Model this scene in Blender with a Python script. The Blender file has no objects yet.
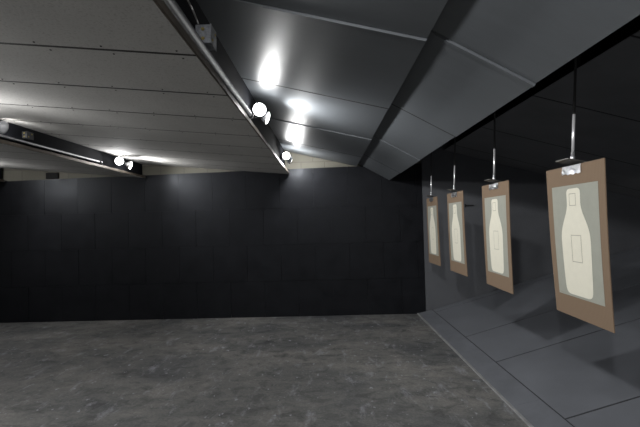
import bpy, bmesh, math, random
from mathutils import Vector, Matrix, Quaternion
random.seed(7)
C = bpy.context.scene.collection
PI = math.pi
H = 1.574          # eye height above the concrete floor
D = 6.75           # depth of the black tiled side wall

# ------------------------------------------------------------------ materials
def nt(m):
    m.use_nodes = True
    t = m.node_tree
    return t, t.nodes['Principled BSDF'], t.nodes, t.links

def rgb(c): return (c[0], c[1], c[2], 1.0)

def mat(name, col, rough=0.6, metal=0.0, spec=0.5, noise=0.0, nscale=6.0, col2=None, stretch=(1, 1, 1),
        bump=0.0, bscale=80.0, detail=6.0, rnoise=0.0):
    m = bpy.data.materials.new(name)
    t, b, N, L = nt(m)
    b.inputs['Roughness'].default_value = rough
    b.inputs['Metallic'].default_value = metal
    b.inputs['Specular IOR Level'].default_value = spec
    b.inputs['Base Color'].default_value = rgb(col)
    if noise or bump or rnoise:
        tc = N.new('ShaderNodeTexCoord')
        mp = N.new('ShaderNodeMapping'); mp.inputs['Scale'].default_value = stretch
        L.new(tc.outputs['Object'], mp.inputs['Vector'])
        nz = N.new('ShaderNodeTexNoise'); nz.inputs['Scale'].default_value = nscale
        nz.inputs['Detail'].default_value = detail; nz.inputs['Roughness'].default_value = 0.62
        L.new(mp.outputs['Vector'], nz.inputs['Vector'])
    if noise:
        c2 = col2 or tuple(v * (1 - noise) for v in col)
        r = N.new('ShaderNodeValToRGB')
        r.color_ramp.elements[0].position = 0.32; r.color_ramp.elements[1].position = 0.7
        r.color_ramp.elements[0].color = rgb(c2); r.color_ramp.elements[1].color = rgb(col)
        L.new(nz.outputs['Fac'], r.inputs['Fac']); L.new(r.outputs['Color'], b.inputs['Base Color'])
    if rnoise:
        mr = N.new('ShaderNodeMapRange')
        mr.inputs['To Min'].default_value = rough - rnoise; mr.inputs['To Max'].default_value = rough + rnoise
        mr.inputs['From Min'].default_value = 0.3; mr.inputs['From Max'].default_value = 0.7
        L.new(nz.outputs['Fac'], mr.inputs['Value']); L.new(mr.outputs['Result'], b.inputs['Roughness'])
    if bump:
        n2 = N.new('ShaderNodeTexNoise'); n2.inputs['Scale'].default_value = bscale; n2.inputs['Detail'].default_value = 4
        L.new(mp.outputs['Vector'], n2.inputs['Vector'])
        bp = N.new('ShaderNodeBump'); bp.inputs['Strength'].default_value = bump; bp.inputs['Distance'].default_value = 0.004
        L.new(n2.outputs['Fac'], bp.inputs['Height']); L.new(bp.outputs['Normal'], b.inputs['Normal'])
    return m

def floor_mat():
    m = bpy.data.materials.new('worn_concrete')
    t, b, N, L = nt(m)
    tc = N.new('ShaderNodeTexCoord')
    def noise(scale, detail, rough, st=(1, 1, 1), dist=0.0):
        mp = N.new('ShaderNodeMapping'); mp.inputs['Scale'].default_value = st
        mp.inputs['Rotation'].default_value = (0, 0, 0.35)
        L.new(tc.outputs['Object'], mp.inputs['Vector'])
        n = N.new('ShaderNodeTexNoise'); n.inputs['Scale'].default_value = scale
        n.inputs['Detail'].default_value = detail; n.inputs['Roughness'].default_value = rough
        n.inputs['Distortion'].default_value = dist
        L.new(mp.outputs['Vector'], n.inputs['Vector']); return n
    def ramp(n, stops):
        r = N.new('ShaderNodeValToRGB'); e = r.color_ramp.elements
        e[0].position, e[0].color = stops[0][0], rgb(stops[0][1])
        e[1].position, e[1].color = stops[-1][0], rgb(stops[-1][1])
        for p, c in stops[1:-1]:
            k = e.new(p); k.color = rgb(c)
        L.new(n.outputs['Fac'], r.inputs['Fac']); return r
    def mix(kind, fac, a, bb):
        x = N.new('ShaderNodeMix'); x.data_type = 'RGBA'; x.blend_type = kind
        if isinstance(fac, float): x.inputs['Factor'].default_value = fac
        else: L.new(fac, x.inputs['Factor'])
        L.new(a, x.inputs['A']); L.new(bb, x.inputs['B']); return x.outputs['Result']
    big = ramp(noise(0.9, 5, 0.6, (1, 1.6, 1), 0.6), [(0.3, (0.088, 0.091, 0.097)), (0.5, (0.152, 0.152, 0.148)), (0.72, (0.235, 0.226, 0.212))])
    mid = ramp(noise(5.0, 8, 0.68, (1, 1.4, 1), 0.8), [(0.3, (0.44, 0.45, 0.47)), (0.5, (1, 1, 1)), (0.72, (1.3, 1.28, 1.24))])
    fine = ramp(noise(42, 6, 0.7), [(0.3, (0.72, 0.72, 0.72)), (0.7, (1.22, 1.22, 1.22))])
    c = mix('MULTIPLY', 1.0, big.outputs['Color'], mid.outputs['Color'])
    c = mix('MULTIPLY', 1.0, c, fine.outputs['Color'])
    # pale scuffs and paint flecks
    sc = ramp(noise(3.2, 9, 0.75, (2.2, 0.9, 1), 0.4), [(0.55, (0, 0, 0)), (0.68, (0.65, 0.65, 0.65))])
    pale = N.new('ShaderNodeRGB'); pale.outputs[0].default_value = (0.36, 0.37, 0.40, 1)
    c = mix('MIX', sc.outputs['Color'], c, pale.outputs[0])
    fl = ramp(noise(11, 4, 0.55, (1.5, 1, 1)), [(0.655, (0, 0, 0)), (0.69, (0.8, 0.8, 0.8))])
    c = mix('MIX', fl.outputs['Color'], c, pale.outputs[0])
    L.new(c, b.inputs['Base Color'])
    b.inputs['Roughness'].default_value = 0.62
    b.inputs['Specular IOR Level'].default_value = 0.35
    bp = N.new('ShaderNodeBump'); bp.inputs['Strength'].default_value = 0.12; bp.inputs['Distance'].default_value = 0.01
    L.new(fine.outputs['Color'], bp.inputs['Height']); L.new(bp.outputs['Normal'], b.inputs['Normal'])
    return m

def block_mat():
    m = bpy.data.materials.new('beige_block_wall')
    t, b, N, L = nt(m)
    tc = N.new('ShaderNodeTexCoord')
    mp = N.new('ShaderNodeMapping'); mp.inputs['Rotation'].default_value = (PI / 2, 0, 0)
    L.new(tc.outputs['Object'], mp.inputs['Vector'])
    br = N.new('ShaderNodeTexBrick'); br.inputs['Scale'].default_value = 1.0
    br.inputs['Brick Width'].default_value = 0.4; br.inputs['Row Height'].default_value = 0.2
    br.inputs['Mortar Size'].default_value = 0.006
    br.inputs['Color1'].default_value = (0.19, 0.182, 0.15, 1); br.inputs['Color2'].default_value = (0.165, 0.158, 0.13, 1)
    br.inputs['Mortar'].default_value = (0.12, 0.115, 0.095, 1)
    L.new(mp.outputs['Vector'], br.inputs['Vector']); L.new(br.outputs['Color'], b.inputs['Base Color'])
    b.inputs['Roughness'].default_value = 0.85
    return m

def panel_mat():
    m = bpy.data.materials.new('speckled_acoustic_board')
    t, b, N, L = nt(m)
    tc = N.new('ShaderNodeTexCoord')
    n = N.new('ShaderNodeTexNoise'); n.inputs['Scale'].default_value = 85; n.inputs['Detail'].default_value = 3
    L.new(tc.outputs['Object'], n.inputs['Vector'])
    r = N.new('ShaderNodeValToRGB'); e = r.color_ramp.elements
    e[0].position, e[0].color = 0.33, (0.44, 0.43, 0.41, 1)
    e[1].position, e[1].color = 0.46, (0.545, 0.535, 0.515, 1)
    L.new(n.outputs['Fac'], r.inputs['Fac'])
    n2 = N.new('ShaderNodeTexNoise'); n2.inputs['Scale'].default_value = 2.2; n2.inputs['Detail'].default_value = 5
    L.new(tc.outputs['Object'], n2.inputs['Vector'])
    r2 = N.new('ShaderNodeValToRGB'); e = r2.color_ramp.elements
    e[0].position, e[0].color = 0.3, (0.88, 0.88, 0.88, 1); e[1].position, e[1].color = 0.7, (1, 1, 1, 1)
    L.new(n2.outputs['Fac'], r2.inputs['Fac'])
    x = N.new('ShaderNodeMix'); x.data_type = 'RGBA'; x.blend_type = 'MULTIPLY'; x.inputs['Factor'].default_value = 1
    L.new(r.outputs['Color'], x.inputs['A']); L.new(r2.outputs['Color'], x.inputs['B'])
    L.new(x.outputs['Result'], b.inputs['Base Color'])
    b.inputs['Roughness'].default_value = 0.9
    b.inputs['Specular IOR Level'].default_value = 0.2
    bp = N.new('ShaderNodeBump'); bp.inputs['Strength'].default_value = 0.25; bp.inputs['Distance'].default_value = 0.003
    L.new(n.outputs['Fac'], bp.inputs['Height']); L.new(bp.outputs['Normal'], b.inputs['Normal'])
    return m

def card_mat():
    m = bpy.data.materials.new('brown_cardboard')
    t, b, N, L = nt(m)
    tc = N.new('ShaderNodeTexCoord')
    w = N.new('ShaderNodeTexWave'); w.bands_direction = 'Y'; w.inputs['Scale'].default_value = 28; w.inputs['Distortion'].default_value = 0.6
    L.new(tc.outputs['Object'], w.inputs['Vector'])
    r = N.new('ShaderNodeValToRGB'); e = r.color_ramp.elements
    e[0].color = (0.185, 0.130, 0.088, 1); e[1].color = (0.212, 0.152, 0.104, 1)
    L.new(w.outputs['Fac'], r.inputs['Fac']); L.new(r.outputs['Color'], b.inputs['Base Color'])
    b.inputs['Roughness'].default_value = 0.85; b.inputs['Specular IOR Level'].default_value = 0.2
    return m

def emit_mat(name, col, s):
    m = bpy.data.materials.new(name)
    t, b, N, L = nt(m)
    b.inputs['Base Color'].default_value = (0.9, 0.9, 0.9, 1)
    b.inputs['Emission Color'].default_value = rgb(col); b.inputs['Emission Strength'].default_value = s
    return m

M = {
    'floor': floor_mat(), 'block': block_mat(), 'panel': panel_mat(), 'card': card_mat(),
    'rubber': mat('black_rubber_tile', (0.0155, 0.0162, 0.0195), 0.42, noise=0.35, nscale=4, bump=0.3, bscale=150, spec=0.22, rnoise=0.1),
    'steel': mat('blued_steel_plate', (0.145, 0.157, 0.170), 0.38, 0.1, noise=0.09, nscale=3, stretch=(1.2, 6, 1), rnoise=0.02),
    'ramp': mat('grey_painted_plate', (0.168, 0.177, 0.197), 0.55, noise=0.2, nscale=2.5, rnoise=0.08, spec=0.4),
    'flap': mat('grey_painted_flap', (0.168, 0.177, 0.197), 0.6, noise=0.2, nscale=4, spec=0.35),
    'upper': mat('dark_steel_plate', (0.20, 0.20, 0.205), 0.55, 0.1, noise=0.2, nscale=2),
    'greywall': mat('grey_armour_plate', (0.15, 0.156, 0.17), 0.6, noise=0.15, nscale=2.5),
    'dark': mat('dark_paint', (0.02, 0.02, 0.022), 0.8),
    'face': mat('dark_grey_face_board', (0.014, 0.015, 0.019), 0.9, spec=0.1, noise=0.2, nscale=8),
    'angle': mat('tarnished_steel_angle', (0.24, 0.205, 0.17), 0.42, 0.6, noise=0.45, nscale=9, stretch=(1, 0.4, 1)),
    'conduit': mat('galvanised_conduit', (0.085, 0.088, 0.096), 0.62, 0.2, noise=0.25, nscale=12, stretch=(1, 0.3, 1)),
    'box': mat('galvanised_box', (0.50, 0.52, 0.57), 0.42, 0.3, noise=0.6, nscale=40),
    'brass': mat('yellow_screw', (0.45, 0.36, 0.12), 0.4, 0.7),
    'screw': mat('dark_screw_head', (0.02, 0.018, 0.016), 0.7),
    'strip': mat('bare_edge_strip', (0.46, 0.46, 0.46), 0.5, 0.3, noise=0.4, nscale=10),
    'chrome': mat('lit_steel_rod', (0.95, 0.96, 0.98), 0.27, 0.6),
    'rod': mat('shaded_rod', (0.022, 0.022, 0.022), 0.55),  # shade above the steel edge's shadow line, put into the rod colour
    'clipdark': mat('dark_clamp_plate', (0.19, 0.19, 0.18), 0.5, 0.5, noise=0.3, nscale=30),
    'foil': mat('shiny_clip_metal', (0.78, 0.79, 0.82), 0.3, 0.85, noise=0.25, nscale=60, bump=0.5, bscale=60),
    'paper': mat('grey_green_paper', (0.325, 0.330, 0.285), 0.8, noise=0.06, nscale=20, spec=0.2),
    'cream': mat('cream_print', (0.72, 0.695, 0.585), 0.8, noise=0.05, nscale=20, spec=0.2),
    'ink': mat('thin_grey_ink', (0.27, 0.26, 0.21), 0.8),
    'shell': mat('bulb_reflector_glass', (0.55, 0.56, 0.58), 0.25, 0.6),
    'socket': mat('lamp_socket_metal', (0.16, 0.16, 0.17), 0.45, 0.5),
    'bulb': emit_mat('lit_bulb_lens', (1.0, 0.98, 0.95), 18.0),
    'cable': mat('grey_cable', (0.25, 0.25, 0.25), 0.5),
    'plain': mat('plain_grey_wall', (0.55, 0.54, 0.53), 0.85),
    'ceiling': mat('dark_ceiling', (0.012, 0.012, 0.012), 0.9),
}

M['rubber'].node_tree.nodes['Principled BSDF'].inputs['Specular Tint'].default_value = (0.88, 0.93, 1.0, 1)

# ------------------------------------------------------------------ mesh helpers (all z below are measured from eye level unless raw=True)
def V(x, y, z): return Vector((x, y, z + H))

def hexa(bm, p, mi=0):
    """p: 8 points, 4 of one side then 4 of the opposite, same order"""
    v = [bm.verts.new(q) for q in p]
    fs = [(3, 2, 1, 0), (4, 5, 6, 7), (0, 1, 5, 4), (1, 2, 6, 5), (2, 3, 7, 6), (3, 0, 4, 7)]
    for f in fs:
        fc = bm.faces.new([v[i] for i in f]); fc.material_index = mi

def box(bm, x0, x1, y0, y1, z0, z1, mi=0):
    hexa(bm, [V(x0, y0, z0), V(x1, y0, z0), V(x1, y1, z0), V(x0, y1, z0),
              V(x0, y0, z1), V(x1, y0, z1), V(x1, y1, z1), V(x0, y1, z1)], mi)

def slab(bm, a, b, y0, y1, th, mi=0):
    """sloping plate: lower surface runs from a=(x,z) to b=(x,z); thickness th to the upper (left-hand) normal"""
    d = Vector((b[0] - a[0], b[1] - a[1])).normalized(); n = Vector((-d.y, d.x)) * th
    hexa(bm, [V(a[0], y0, a[1]), V(b[0], y0, b[1]), V(b[0], y1, b[1]), V(a[0], y1, a[1]),
              V(a[0] + n.x, y0, a[1] + n.y), V(b[0] + n.x, y0, b[1] + n.y), V(b[0] + n.x, y1, b[1] + n.y), V(a[0] + n.x, y1, a[1] + n.y)], mi)

def lathe(bm, prof, origin, axis, seg=20, mi=0, cap=True):
    """prof: list of (distance along axis, radius)"""
    axis = Vector(axis).normalized(); q = Vector((0, 0, 1)).rotation_difference(axis)
    rings = []
    for h, r in prof:
        rings.append([bm.verts.new(origin + q @ Vector((r * math.cos(2 * PI * k / seg), r * math.sin(2 * PI * k / seg), h))) for k in range(seg)])
    for a, b in zip(rings, rings[1:]):
        for k in range(seg):
            f = bm.faces.new((a[k], a[(k + 1) % seg], b[(k + 1) % seg], b[k])); f.material_index = mi; f.smooth = True
    if cap:
        bm.faces.new(rings[0][::-1]).material_index = mi; bm.faces.new(rings[-1]).material_index = mi

def rod(bm, p, q, r, seg=14, mi=0):
    d = q - p
    lathe(bm, [(0, r), (d.length, r)], p, d, seg, mi)

def tube(bm, pts, r, seg=10):
    for a, b in zip(pts, pts[1:]): rod(bm, a, b, r, seg)

def link(name, bm, mats, parent=None, bevel=0.0):
    bmesh.ops.recalc_face_normals(bm, faces=bm.faces[:])
    if bevel:
        bmesh.ops.bevel(bm, geom=bm.edges[:], offset=bevel, segments=2, affect='EDGES', profile=0.5)
    me = bpy.data.meshes.new(name); bm.to_mesh(me); bm.free()
    for m in (mats if isinstance(mats, (list, tuple)) else [mats]): me.materials.append(m)
    o = bpy.data.objects.new(name, me); C.objects.link(o)
    if parent:
        o.parent = parent
        o.matrix_parent_inverse = parent.matrix_world.inverted() if parent.type == 'EMPTY' and parent.parent is None else Matrix.Translation(-parent_root(parent).location)
    return o

def parent_root(p):
    while p.parent: p = p.parent
    return p

def thing(name, label, cat, loc, group=None):
    o = bpy.data.objects.new(name, None); C.objects.link(o)
    o.empty_display_size = 0.1
    o.location = loc; o.matrix_world = Matrix.Translation(loc)
    o['label'] = label; o['category'] = cat
    if group: o['group'] = group
    return o

def child(name, bm, mats, parent, bevel=0.0):
    """parts are modelled in world space, then moved into the frame of their thing"""
    root = parent_root(parent)
    bmesh.ops.translate(bm, verts=bm.verts[:], vec=-Vector(root.location))
    bmesh.ops.recalc_face_normals(bm, faces=bm.faces[:])
    if bevel: bmesh.ops.bevel(bm, geom=bm.edges[:], offset=bevel, segments=2, affect='EDGES', profile=0.5)
    me = bpy.data.meshes.new(name); bm.to_mesh(me); bm.free()
    for m in (mats if isinstance(mats, (list, tuple)) else [mats]): me.materials.append(m)
    o = bpy.data.objects.new(name, me); C.objects.link(o); o.parent = parent
    return o

def solo(name, bm, mats, label, cat, group=None, bevel=0.0):
    o = link(name, bm, mats, bevel=bevel)
    o['label'] = label; o['category'] = cat
    if group: o['group'] = group
    return o

def struct(name, bm, mats, label=None):
    o = link(name, bm, mats); o['kind'] = 'structure'
    if label: o['label'] = label
    return o

# ------------------------------------------------------------------ setting
XL, YF, XR, ZC = -8.6, -3.2, 5.7, 1.75
bm = bmesh.new(); box(bm, XL, 1.60, YF, D + 0.2, -H - 0.2, -H)
struct('floor', bm, M['floor'], 'worn grey concrete floor with pale scuffs')
bm = bmesh.new(); box(bm, XL, XR + 0.2, YF, D + 0.2, ZC, ZC + 0.2); struct('ceiling', bm, M['ceiling'])
bm = bmesh.new(); box(bm, XL, XR + 0.2, D + 0.03, D + 0.25, -H, ZC)
wb = struct('wall_back', bm, M['block'], 'beige block side wall seen in a strip above black tiles')
bm = bmesh.new(); box(bm, XL - 0.2, XL, YF, D + 0.25, -H - 0.2, ZC); struct('wall_left', bm, M['plain'])
bm = bmesh.new(); box(bm, XL - 0.2, XR + 0.2, YF - 0.2, YF, -H - 0.2, ZC + 0.2); struct('wall_front', bm, M['plain'])
bm = bmesh.new(); box(bm, XR, XR + 0.2, YF, D + 0.25, -H - 0.2, ZC); struct('wall_right', bm, M['ceiling'])

# black rubber tiles, running bond, 0.575 m; top edge rises slightly to the right
XT1 = 1.632
def ztop(x): return 0.930 + 0.0157 * (x - 0.5)
bm = bmesh.new()
T = 0.575
rows = [(-H, -0.975), (-0.975, -0.365), (-0.365, 0.248), (0.248, 0.9)]
g = 0.0015
for ri, (z0, z1) in enumerate(rows):
    off = (0.0 if (len(rows) - 1 - ri) % 2 == 0 else T / 2) - 4.795
    last = ri == len(rows) - 1
    k = -9
    while True:
        xa = off + T * k; xb = xa + T; k += 1
        if xa >= XT1: break
        if xb <= XL: continue
        xa = max(xa, XL); xb = min(xb, XT1)
        if xb - xa < 0.02: continue
        j = random.uniform(-0.002, 0.002)
        ya, yb = D + j, D + 0.031
        za, zb = (z1, z1) if not last else (ztop(xa), ztop(xb))
        p = [V(xa + g, ya, z0 + g), V(xb - g, ya, z0 + g), V(xb - g, yb, z0 + g), V(xa + g, yb, z0 + g),
             V(xa + g, ya, za - g), V(xb - g, ya, zb - g), V(xb - g, yb, zb - g), V(xa + g, yb, za - g)]
        hexa(bm, p)
box(bm, XL, XT1, D + 0.015, D + 0.031, -H, 0.83)
o = link('rubber_tile_cladding', bm, M['rubber']); o.parent = wb; o['label'] = 'black rubber tiles covering the side wall'

# grey armour plate continuing the wall behind the bullet trap
bm = bmesh.new()
box(bm, XT1 + 0.004, 2.85, D - 0.012, D + 0.031, -H, 1.6); box(bm, 2.854, 4.07, D - 0.012, D + 0.031, -H, 1.6); box(bm, 4.074, XR, D - 0.012, D + 0.031, -H, 1.6)
struct('wall_armour', bm, M['greywall'], 'grey armour plate wall behind the farthest hanging target')

# dark opening in the beige strip
bm = bmesh.new()
t = thing('wall_vent', 'small dark rectangular vent in the beige strip above black tiles', 'vent', V(-4.66, D + 0.03, 0.895))
box(bm, -4.775, -4.565, D + 0.012, D + 0.031, 0.856, 0.965); child('vent_back', bm, M['ceiling'], t)
bm = bmesh.new()
for z in (0.875, 0.897, 0.919, 0.941): box(bm, -4.77, -4.57, D + 0.004, D + 0.012, z, z + 0.006)
child('vent_slats', bm, M['ceiling'], t)

bm = bmesh.new(); box(bm, 2.33, 2.47, D - 0.045, D - 0.012, 0.205, 0.225); box(bm, 2.33, 2.345, D - 0.03, D - 0.012, 0.19, 0.24)
solo('wall_bracket', bm, M['dark'], 'small dark bracket on the grey armour wall beside the third target', 'bracket')

# ------------------------------------------------------------------ ceiling baffles
BX = [-0.593, -3.02, -5.43, -7.84]     # lower front edges
ZB = 0.82
def baffle(i, y0, y1, label, ztopface, fy=None):
    xe = BX[i]                          # bottom front edge
    xf = xe - 0.075                     # plane of the face board
    xl = BX[i + 1] - 0.075 + 0.005 if i + 1 < len(BX) else XL + 0.01
    t = thing('ceiling_baffle', label, 'ceiling baffle', V(xf, y1, ZB), 'ceiling baffles')
    bm = bmesh.new(); box(bm, xf - 0.02, xf, y0, y1, ZB + 0.058, ztopface); child('face_board', bm, M['face'], t)
    # angle along the lower edge
    bm = bmesh.new(); box(bm, xe - 0.012, xe, y0, y1 - 0.05, ZB - 0.004, ZB); box(bm, xe - 0.006, xe, y0, y1 - 0.05, ZB, ZB + 0.03)
    box(bm, xf, xe - 0.012, y0, y1, ZB + 0.026, ZB + 0.032, 1)
    child('edge_angle', bm, [M['angle'], M['face']], t)
    # boards
    a = (xl, ZB + 0.002 + 0.095 * (xe - 0.014 - xl)); b = (xe - 0.014, ZB + 0.002)
    ys = [y0]; s = 1.913
    seams = [s + 0.613 * k for k in range(-9, 8)]
    seams = [q for q in seams if y0 + 0.1 < q < y1 - 0.15]
    ys += seams + [y1]
    gp = 0.0125
    for ya, yb in zip(ys, ys[1:]):
        bm = bmesh.new()
        slab(bm, a, b, ya + gp, yb - gp, 0.018)
        if yb < y1: slab(bm, (a[0], a[1] + 0.0008), (b[0], b[1] + 0.0008), yb - gp, yb + gp - 0.001, 0.010, 1)
        # screws beside the seams
        d = Vector((b[0] - a[0], b[1] - a[1])); n = Vector((d.y, -d.x)).normalized()
        for f in [0.05 + 0.13 * q for q in range(8)] if i == 0 else ():
            for yy in (ya + gp + 0.03, yb - gp - 0.03):
                ff = f + random.uniform(-0.012, 0.012)
                c = V(a[0] + d.x * ff, yy, a[1] + d.y * ff)
                lathe(bm, [(0, 0.0052), (0.003, 0.004)], c, Vector((n.x, 0, n.y)), 8, 1)
        child('acoustic_board', bm, [M['panel'], M['screw']], t)
    bm = bmesh.new()
    slab(bm, (a[0], a[1] + 0.024), (xf - 0.022, b[1] + 0.03), y0, y1, 0.02); child('backing_deck', bm, M['dark'], t)
    return t

Y0 = YF + 0.02
baffle(0, Y0, D - 0.03, 'pale board baffle between the two visible lamp rows, nearest the steel plates', 1.215)
baffle(1, Y0, D - 0.03, 'board baffle second from the steel plates, its dark face carrying the left lamp', 1.085)
baffle(2, Y0, D - 0.03, 'farthest left baffle, only its dark tan-edged end showing at the frame edge', 1.085)

# ------------------------------------------------------------------ steel deflector plates
t = thing('steel_deflector', 'dark steel plate deflector bending down over the hanging targets', 'deflector', V(0.54, D, 0.93))
ysm = [Y0, -1.70, -0.45, 0.79, 2.03, 3.28, 4.53, 5.72, D - 0.03]
gp = 0.004
zl = lambda x: 1.048 - 0.243 * x
zr = lambda x: 1.274 - 0.56 * x
for k, (ya, yb) in enumerate(zip(ysm, ysm[1:])):
    dz = 0.006 if k % 2 else 0.0
    bm = bmesh.new(); slab(bm, (-0.68, zl(-0.68) + dz), (0.539, zl(0.539) + dz), ya + gp, yb - gp, 0.01)
    child('steel_plate', bm, M['steel'], t)
    bm = bmesh.new(); slab(bm, (0.47, zr(0.47) + dz), (1.08, zr(1.08) + dz), ya + gp, yb - gp, 0.01)
    child('steel_plate', bm, M['steel'], t)
bm = bmesh.new()
slab(bm, (-0.68, zl(-0.68) + 0.022), (0.52, zl(0.52) + 0.022), Y0, D - 0.03, 0.008)
slab(bm, (0.47, zr(0.47) + 0.022), (1.065, zr(1.065) + 0.022), Y0, D - 0.03, 0.008)
child('backing_plate', bm, M['dark'], t)
for y in (0.2, 2.6, 5.0):
    for x in (-0.45, 0.35, 0.95):
        zz = (zl(x) if x < 0.5 else zr(x)) + 0.03
        bm = bmesh.new(); rod(bm, V(x, y, zz), V(x, y, ZC), 0.012, 8); child('hanger_strut', bm, M['dark'], t)
for y in (3.28, 5.72):
    bm = bmesh.new(); slab(bm, (-0.68, zl(-0.68) - 0.0005), (0.537, zl(0.537) - 0.0005), y - 0.011, y + 0.011, 0.006); child('joint_seal', bm, M['dark'], t)
    bm = bmesh.new(); slab(bm, (0.47, zr(0.47) - 0.0005), (1.079, zr(1.079) - 0.0005), y - 0.008, y + 0.008, 0.006); child('joint_seal', bm, M['dark'], t)
# raised lips on the plate joint nearest the camera
bm = bmesh.new()
slab(bm, (-0.3, zl(-0.3) - 0.006), (0.535, zl(0.535) - 0.006), 2.036, 2.052, 0.008)
slab(bm, (0.58, zr(0.58) - 0.006), (1.078, zr(1.078) - 0.006), 2.036, 2.060, 0.008)
child('joint_lip', bm, M['steel'], t)

# ------------------------------------------------------------------ bullet trap: ramp and upper plates
X1, Z1 = 1.737, -1.508
t = thing('bullet_trap_ramp', 'grey steel plate ramp rising to the right below the targets', 'bullet trap ramp', V(1.483, D, -H))
xt = 1.483
rz = lambda x: Z1 + 0.28 * (x - X1)
fl = [Y0, -0.9, 1.2, 3.36, 5.3, D - 0.014]
for ya, yb in zip(fl, fl[1:]):
    bm = bmesh.new(); slab(bm, (xt + 0.022, -H + 0.006), (X1 - 0.005, Z1 - 0.010), ya + 0.001, yb - 0.001, 0.01); child('toe_flap', bm, M['flap'], t)
bm = bmesh.new(); box(bm, xt, xt + 0.02, Y0, D - 0.014, -H, -H + 0.016); child('toe_strip', bm, M['strip'], t)
rs = [Y0, -0.6, 0.6, 1.82, 3.03, 4.24, 5.155, 6.56, D - 0.014]
for ya, yb in zip(rs, rs[1:]):
    bm = bmesh.new(); slab(bm, (X1 + 0.008, Z1 - 0.010), (XR - 0.01, rz(XR - 0.01) - 0.010), ya + 0.008, yb - 0.008, 0.012); child('ramp_plate', bm, M['ramp'], t)
bm = bmesh.new(); slab(bm, (xt + 0.06, -H - 0.012), (X1, Z1 - 0.012), Y0, D - 0.014, 0.006)
slab(bm, (X1, Z1 - 0.012), (XR - 0.01, rz(XR - 0.01) - 0.012), Y0, D - 0.014, 0.008); child('ramp_bed', bm, M['dark'], t)

t = thing('upper_trap_plates', 'dark steel plates sloping down behind the target rods', 'bullet trap plates', V(2.01, D, 1.156))
uz = lambda x: 1.72 - 0.28 * x
us = [Y0, -1.1, 0.1, 1.35, 2.6, 3.83, 5.1, 6.25, D - 0.014]
for k, (ya, yb) in enumerate(zip(us, us[1:])):
    bm = bmesh.new(); slab(bm, (2.01, uz(2.01)), (XR - 0.01, uz(XR - 0.01)), ya + 0.012, yb - 0.012, 0.012); child('trap_plate', bm, M['upper'], t)
bm = bmesh.new(); slab(bm, (2.01, uz(2.01) + 0.003), (XR - 0.01, uz(XR - 0.01) + 0.003), Y0, D - 0.014, 0.008); child('backing_plate', bm, M['dark'], t)

for y in (0.6, 3.2, 5.6):
    bm = bmesh.new(); rod(bm, V(2.06, y, uz(2.06) + 0.03), V(2.06, y, ZC), 0.012, 8); child('hanger_strut', bm, M['dark'], t)

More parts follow.
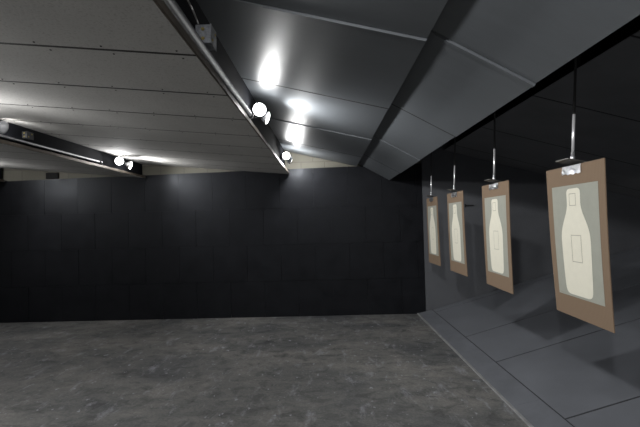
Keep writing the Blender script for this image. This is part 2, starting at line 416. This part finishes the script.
# ------------------------------------------------------------------ targets
def target(yc, label, hlabel, swing, twist, bow, lean, xo):
    yc += 0.02
    W, HT = 0.542, 0.895
    zt = 0.293
    x0 = 1.44 + xo
    def P(s, tt, off=0.0):
        """s from the far edge to the near edge, tt from the top down; off towards the shooter (-x)"""
        x = x0 + swing * tt + twist * (s - 0.5) * tt + bow * math.sin(PI * min(1, max(0, tt))) - off
        return V(x, yc + W * (0.5 - s), zt - HT * tt)
    root = thing('shooting_target', label, 'target', V(x0, yc, zt - HT), 'cardboard shooting targets')
    N = 16
    # cardboard
    bm = bmesh.new()
    gf = [[bm.verts.new(P(s / 6, k / N, 0.0025)) for s in range(7)] for k in range(N + 1)]
    gb = [[bm.verts.new(P(s / 6, k / N, -0.0025)) for s in range(7)] for k in range(N + 1)]
    for k in range(N):
        for s in range(6):
            bm.faces.new((gf[k][s], gf[k][s + 1], gf[k + 1][s + 1], gf[k + 1][s])); bm.faces.new((gb[k][s], gb[k + 1][s], gb[k + 1][s + 1], gb[k][s + 1]))
        bm.faces.new((gf[k][0], gf[k + 1][0], gb[k + 1][0], gb[k][0])); bm.faces.new((gf[k][6], gb[k][6], gb[k + 1][6], gf[k + 1][6]))
    for s in range(6):
        bm.faces.new((gf[0][s], gb[0][s], gb[0][s + 1], gf[0][s + 1])); bm.faces.new((gf[N][s], gf[N][s + 1], gb[N][s + 1], gb[N][s]))
    child('cardboard_backer', bm, M['card'], root)
    # paper with the printed bottle outline
    bm = bmesh.new()
    def sheet(rows, off, mi):
        vs = [[bm.verts.new(P(a + (b - a) * q / 4, tt, off)) for q in range(5)] for tt, a, b in rows]
        for r0, r1 in zip(vs, vs[1:]):
            for q in range(4):
                f = bm.faces.new((r0[q], r0[q + 1], r1[q + 1], r1[q])); f.material_index = mi
    sheet([(0.127 + (0.862 - 0.127) * k / N, 0.105, 0.902) for k in range(N + 1)], 0.0037, 0)
    cs = 0.502
    prof = [(0.150, 0.070), (0.153, 0.092), (0.160, 0.108), (0.170, 0.117), (0.185, 0.119), (0.21, 0.118), (0.24, 0.117), (0.262, 0.120), (0.285, 0.129),
            (0.31, 0.146), (0.335, 0.168), (0.36, 0.191), (0.385, 0.212), (0.41, 0.230), (0.435, 0.243), (0.46, 0.251), (0.485, 0.254), (0.52, 0.254),
            (0.6, 0.251), (0.68, 0.247), (0.74, 0.243), (0.79, 0.238), (0.812, 0.233), (0.828, 0.221), (0.839, 0.203), (0.845, 0.178), (0.847, 0.15)]
    sheet([(tt, cs - hw, cs + hw) for tt, hw in prof], 0.0049, 1)
    def outline(s0, s1, t0, t1, w, mi=2):
        ws, wt = w / W, w / HT
        for a, b, c, d in ((s0, s1, t0, t0 + wt), (s0, s1, t1 - wt, t1), (s0, s0 + ws, t0, t1), (s1 - ws, s1, t0, t1)):
            sheet([(c + (d - c) * k / 3, a, b) for k in range(4)], 0.0058, mi)
    outline(0.432, 0.545, 0.182, 0.262, 0.003)
    outline(0.428, 0.602, 0.453, 0.628, 0.003)
    for k in range(5): sheet([(0.848 + 0.004 * j, 0.130 + 0.022 * k, 0.145 + 0.022 * k) for j in range(2)], 0.0058, 2)
    child('paper_sheet', bm, [M['paper'], M['cream'], M['ink']], root)

    # hanger: rod, ferrule, clamp plate, two jaws
    base = V(x0 - 0.010, yc - 0.022, zt + 0.036)
    hg = thing('target_hanger', hlabel, 'target hanger', V(x0 + lean * (ZC - zt), yc, ZC - 0.001), 'target hanger rods')
    top = V(base.x + lean * (ZC - zt - 0.036), yc - 0.022, ZC)
    d = (top - base)
    fs = (0.585 - zt - 0.036) / (ZC - zt - 0.036)  # shadow line of the steel edge; rod coloured dark above, bright below
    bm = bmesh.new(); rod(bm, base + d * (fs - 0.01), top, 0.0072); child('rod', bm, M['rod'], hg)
    bm = bmesh.new(); rod(bm, base + d * 0.02, base + d * fs, 0.0078); sl = child('rod_lit_half', bm, M['chrome'], hg); sl['label'] = 'lower half of the steel rod, coloured bright where lamplight reaches'
    bm = bmesh.new(); lathe(bm, [(-0.014, 0.008), (-0.012, 0.013), (0.012, 0.013), (0.016, 0.010), (0.034, 0.010), (0.038, 0.0086)], base, d, 16)
    child('ferrule', bm, M['foil'], hg)
    bm = bmesh.new()
    a = 0.075
    hexa(bm, [V(x0 - 0.068, yc - 0.075, zt + 0.029), V(x0 + 0.035, yc - a, zt + 0.006), V(x0 + 0.035, yc + a, zt + 0.006), V(x0 - 0.068, yc + 0.045, zt + 0.029),
              V(x0 - 0.068, yc - 0.075, zt + 0.033), V(x0 + 0.035, yc - a, zt + 0.010), V(x0 + 0.035, yc + a, zt + 0.010), V(x0 - 0.068, yc + 0.045, zt + 0.033)])
    child('clamp_plate', bm, M['clipdark'], hg)
    for side in (-1, 1):
        bm = bmesh.new()
        n = 8; vs = []
        for r in range(4):
            row = []
            for q in range(n + 1):
                j = random.uniform(-0.009, 0.009) if 0 < r else 0
                tt = (0.050 * r / 3 + (random.uniform(-0.005, 0.005) if r == 3 else 0)) / HT
                pnt = P(0.49 + 0.33 * (q / n - 0.5), tt, 0)
                pnt = pnt + Vector((side * (0.0034 + (0.0012 * r) * (1 + math.sin(q * 1.7 + r)) / 2) + side * abs(j) * 0.6, 0, 0))
                row.append(bm.verts.new(pnt))
            vs.append(row)
        for r0, r1 in zip(vs, vs[1:]):
            for q in range(n): bm.faces.new((r0[q], r0[q + 1], r1[q + 1], r1[q]))
        bmesh.ops.solidify(bm, geom=bm.faces[:], thickness=0.002)
        child('clip_jaw', bm, M['foil'], hg)

target(1.235, 'cardboard target just out of the right edge, nearer than every target in view', 'rod of the target just out of the right edge', 0.018, 0.0, -0.004, 0.05, 0.0)
target(0.155, 'cardboard target level with the camera, out of the frame to the right', 'rod of the target level with the camera', 0.018, 0.0, -0.004, 0.05, 0.0)
target(2.318, 'bottle silhouette target on cardboard nearest the camera, largest of the four', 'steel rod and clip holding the largest, nearest target', 0.0245, -0.021, -0.006, 0.070, -0.002)
target(3.413, 'bottle silhouette target on cardboard, second nearest the camera', 'steel rod and clip holding the second nearest target', 0.010, -0.012, -0.004, 0.045, 0.006)
target(4.425, 'bottle silhouette target on cardboard, third from the camera, beside the farthest one', 'steel rod and clip holding the third target from the camera', 0.016, 0.006, -0.004, 0.050, -0.008)
target(5.400, 'bottle silhouette target on cardboard hanging nearest the black wall, smallest of the four', 'steel rod and clip holding the smallest target near the black wall', 0.012, 0.010, -0.003, 0.030, -0.004)

# ------------------------------------------------------------------ lamps
def flood(x_face, y, z, dirs, label, power, light_at=None, gains=(0.12, 1.0), spill=None, cy=0.07):
    root = thing('flood_lamp', label, 'flood lamp', V(x_face, y, z), 'twin flood lamps on the baffle faces')
    bm = bmesh.new(); lathe(bm, [(0, 0.040), (0.022, 0.040), (0.03, 0.034)], V(x_face, y + cy, z), Vector((1, 0, 0)), 18); child('canopy', bm, M['socket'], root)
    for (off, dr) in dirs:
        dr = Vector(dr).normalized()
        c = V(x_face, y, z) + Vector(off)             # centre of the lens
        back = c - dr * 0.115
        bm = bmesh.new()
        lathe(bm, [(-0.02, 0.016), (-0.015, 0.024), (0.03, 0.024), (0.034, 0.02)], back, dr, 14)
        tube(bm, [V(x_face + 0.025, y + cy, z), back], 0.008, 8)
        child('socket', bm, M['socket'], root)
        bm = bmesh.new(); lathe(bm, [(0.025, 0.018), (0.045, 0.022), (0.07, 0.042), (0.092, 0.058), (0.104, 0.0625), (0.112, 0.0625)], back, dr, 24)
        rf = child('bulb_reflector', bm, M['shell'], root)
        bm = bmesh.new(); lathe(bm, [(0.109, 0.057), (0.1125, 0.056), (0.119, 0.046), (0.124, 0.028), (0.126, 0.006)], back, dr, 24)
        child('bulb_lens', bm, M['bulb'], rf)
    if power:
        for (off, dr), gn in zip(dirs, gains):
            dr = Vector(dr).normalized()
            spot_light(V(x_face, y, z) + Vector(off) + dr * 0.03, dr, power * gn, *((100, 1.0) if dr.y < -0.5 else (150, 0.9)))
        lamp_light(V(x_face, y, z) + Vector(light_at), power * (spill or SPILL))
    return root

SPILL = 0.04
def lamp_light(loc, power, r=0.05):
    l = bpy.data.lights.new('flood_light', 'POINT'); l.energy = power; l.color = LCOL; l.shadow_soft_size = r
    o = bpy.data.objects.new('flood_light', l); o.location = loc; C.objects.link(o); return o

def spot_light(loc, d, power, ang=150, blend=0.9):
    l = bpy.data.lights.new('flood_beam', 'SPOT'); l.energy = power; l.color = LCOL; l.shadow_soft_size = 0.05
    l.spot_size = math.radians(ang); l.spot_blend = blend
    o = bpy.data.objects.new('flood_beam', l); o.location = loc
    o.rotation_euler = Vector(d).to_track_quat('-Z', 'Y').to_euler(); C.objects.link(o); return o
LCOL = (0.99, 0.99, 0.985)

P1, P2, PB = 98, 54, 8
F1, F2, F3 = -0.668, -3.095, -5.505
LA = (0.16, -0.20, -0.02)
flood(F1, 3.70, 1.046, [((0.085, -0.06, 0.0), (0.30, -0.92, -0.22)), ((0.145, 0.05, -0.052), (0.95, 0.04, -0.30))],
      'lit twin flood lamp by the steel plates, the larger and brighter of the row', P1, LA)
flood(F1, 6.06, 1.012, [((0.095, -0.06, 0.0), (0.30, -0.92, -0.22)), ((0.145, 0.09, -0.045), (0.85, 0.45, -0.25))],
      'lit flood lamp under the end of the steel plates, nearest the black wall', P1, (0.16, 0.14, -0.06), spill=0.22, gains=(0.14, 0.12))
flood(F2, 5.84, 0.968, [((0.095, -0.05, 0.0), (0.40, -0.88, -0.02)), ((0.215, 0.05, -0.055), (0.90, 0.20, -0.28))],
      'lit twin flood lamp on the left baffle in front of the black wall', P2, (0.18, 0.12, -0.04), spill=0.06, gains=(0.9, 1.2))
flood(F2, 3.62, 0.965, [((0.10, 0.07, 0.0), (0.25, 0.96, -0.05))],
      'grey flood lamp head cut by the left edge of the frame', P2, (0.22, 0.12, 0.0), gains=(0.03,), spill=1e-4, cy=-0.10)
# the rest of the rows stand behind and beside the camera
def row(face, ys, z, p, aim=(0.93, 0.15, -0.30)):
    for y in ys:
        spot_light(V(face + 0.20, y, z), aim, p); spot_light(V(face + 0.12, y - 0.08, z), (0.3, -0.92, -0.22), p * 0.2, 100, 1.0)
        lamp_light(V(face + 0.16, y - 0.1, z), p * SPILL)
row(F1, (1.30,), 1.03, P1 * 0.25)
row(F1, (-0.7,), 1.03, P1 * 2.2, (0.84, 0.45, -0.30))
row(F2, (2.95, 1.35, -1.1), 0.86, P2, (0.78, 0.1, -0.62))
row(F3, (5.6,), 0.92, P2, (0.78, 0.1, -0.62))
row(F3, (3.4, 1.2, -1.2), 0.92, P2 * 0.65, (0.78, 0.1, -0.62))
lamp_light(V(F3 + 0.18, 5.95, 0.94), P2 * 0.12)
lamp_light(V(F2 + 0.16, 3.08, 0.94), P2 * 0.22)
# soft fill added at the left end of the room, no fixture there
fill = bpy.data.lights.new('left_fill_light', 'AREA'); fill.shape = 'RECTANGLE'; fill.size = 8.5; fill.size_y = 1.8; fill.energy = PB; fill.color = LCOL
bo = bpy.data.objects.new('left_fill_light', fill); bo.location = V(XL + 0.1, 1.6, -0.4)
bo.rotation_euler = (PI / 2, 0, -PI / 2); C.objects.link(bo)

# ------------------------------------------------------------------ conduits, boxes, cable
bm = bmesh.new(); rod(bm, V(-0.595, Y0, 0.884), V(-0.595, 3.20, 0.884), 0.022, 16)
lathe(bm, [(0, 0.026), (0.05, 0.026)], V(-0.595, 3.20, 0.884), (0, 1, 0), 16)
solo('conduit', bm, M['conduit'], 'long grey conduit passing under the junction box on the baffle face', 'conduit', 'conduits')
bm = bmesh.new(); rod(bm, V(-0.645, 3.95, 0.875), V(-0.645, 5.45, 0.875), 0.016, 14)
solo('conduit', bm, M['conduit'], 'short conduit between the two lamps beside the steel plates', 'conduit', 'conduits')
bm = bmesh.new(); rod(bm, V(-3.072, Y0, 0.905), V(-3.072, 5.40, 0.900), 0.014, 14)
lathe(bm, [(0, 0.018), (0.05, 0.018)], V(-3.072, 5.40, 0.900), (0, 1, 0), 14)
solo('conduit', bm, M['conduit'], 'grey conduit along the left baffle ending before its lit lamp', 'conduit', 'conduits')

def jbox(x, y, z, sx, sy, sz, label, mb='box'):
    t = thing('junction_box', label, 'junction box', V(x, y, z - sz / 2), 'junction boxes')
    bm = bmesh.new(); box(bm, x, x + sx, y - sy / 2, y + sy / 2, z - sz / 2, z + sz / 2); child('box_body', bm, M[mb], t, bevel=0.004)
    bm = bmesh.new(); box(bm, x + sx, x + sx + 0.004, y - sy / 2 - 0.003, y + sy / 2 + 0.003, z - sz / 2 - 0.003, z + sz / 2 + 0.003); child('cover_plate', bm, M[mb], t)
    for a, b in ((-1, -1), (1, 1)):
        bm = bmesh.new(); lathe(bm, [(0, 0.008), (0.004, 0.006)], V(x + sx + 0.004, y + a * sy * 0.25, z + b * sz * 0.25), (1, 0, 0), 8); child('screw', bm, M['brass'], t)
    for b in (-1, 1):
        bm = bmesh.new(); lathe(bm, [(0, 0.010), (0.004, 0.008)], V(x + sx * 0.5, y - sy / 2, z + b * sz * 0.25), (0, -1, 0), 8); child('screw', bm, M['brass'], t)
    return t
jbox(-0.667, 2.14, 1.015, 0.08, 0.10, 0.10, 'galvanised junction box above the conduit near the top of the frame')
jbox(-3.094, 4.08, 0.972, 0.05, 0.09, 0.07, 'small grey junction box on the left baffle face', 'conduit')
bm = bmesh.new()
pts = [V(-0.66, 2.12, 1.085), V(-0.655, 2.02, 1.105), V(-0.655, 1.90, 1.12), V(-0.66, 1.80, 1.15), V(-0.67, 1.76, 1.19), V(-0.675, 1.74, 1.205)]
tube(bm, pts, 0.005, 8)
solo('cable', bm, M['cable'], 'thin grey cable rising out of the junction box', 'cable')

# ------------------------------------------------------------------ camera
f = 400.0
vp = (326.0, 222.0); roll = math.radians(1.45)
fy = Vector((vp[0] - 320, -(vp[1] - 213.5), -f)).normalized()          # world +Y in camera axes
ex = Vector((math.cos(roll), math.sin(roll), 0)); ex = (ex - fy * ex.dot(fy)).normalized()   # world +X
ez = ex.cross(fy)                                                       # world +Z
R = Matrix((ex, fy, ez))          # rows = world axes in camera coordinates: world = R @ cam
cam = bpy.data.cameras.new('camera'); cam.sensor_width = 36; cam.lens = 36 * f / 640; cam.clip_start = 0.05
co = bpy.data.objects.new('camera', cam); C.objects.link(co)
co.matrix_world = Matrix.Translation((0, 0, H)) @ R.to_4x4()
bpy.context.scene.camera = co

w = bpy.data.worlds.new('world'); bpy.context.scene.world = w; w.use_nodes = True
w.node_tree.nodes['Background'].inputs[0].default_value = (0, 0, 0, 1)
sc = bpy.context.scene
sc.view_settings.view_transform = 'Standard'; sc.view_settings.look = 'None'
sc.view_settings.exposure = 0.0; sc.view_settings.gamma = 1.0
sc.view_settings.use_curve_mapping = False
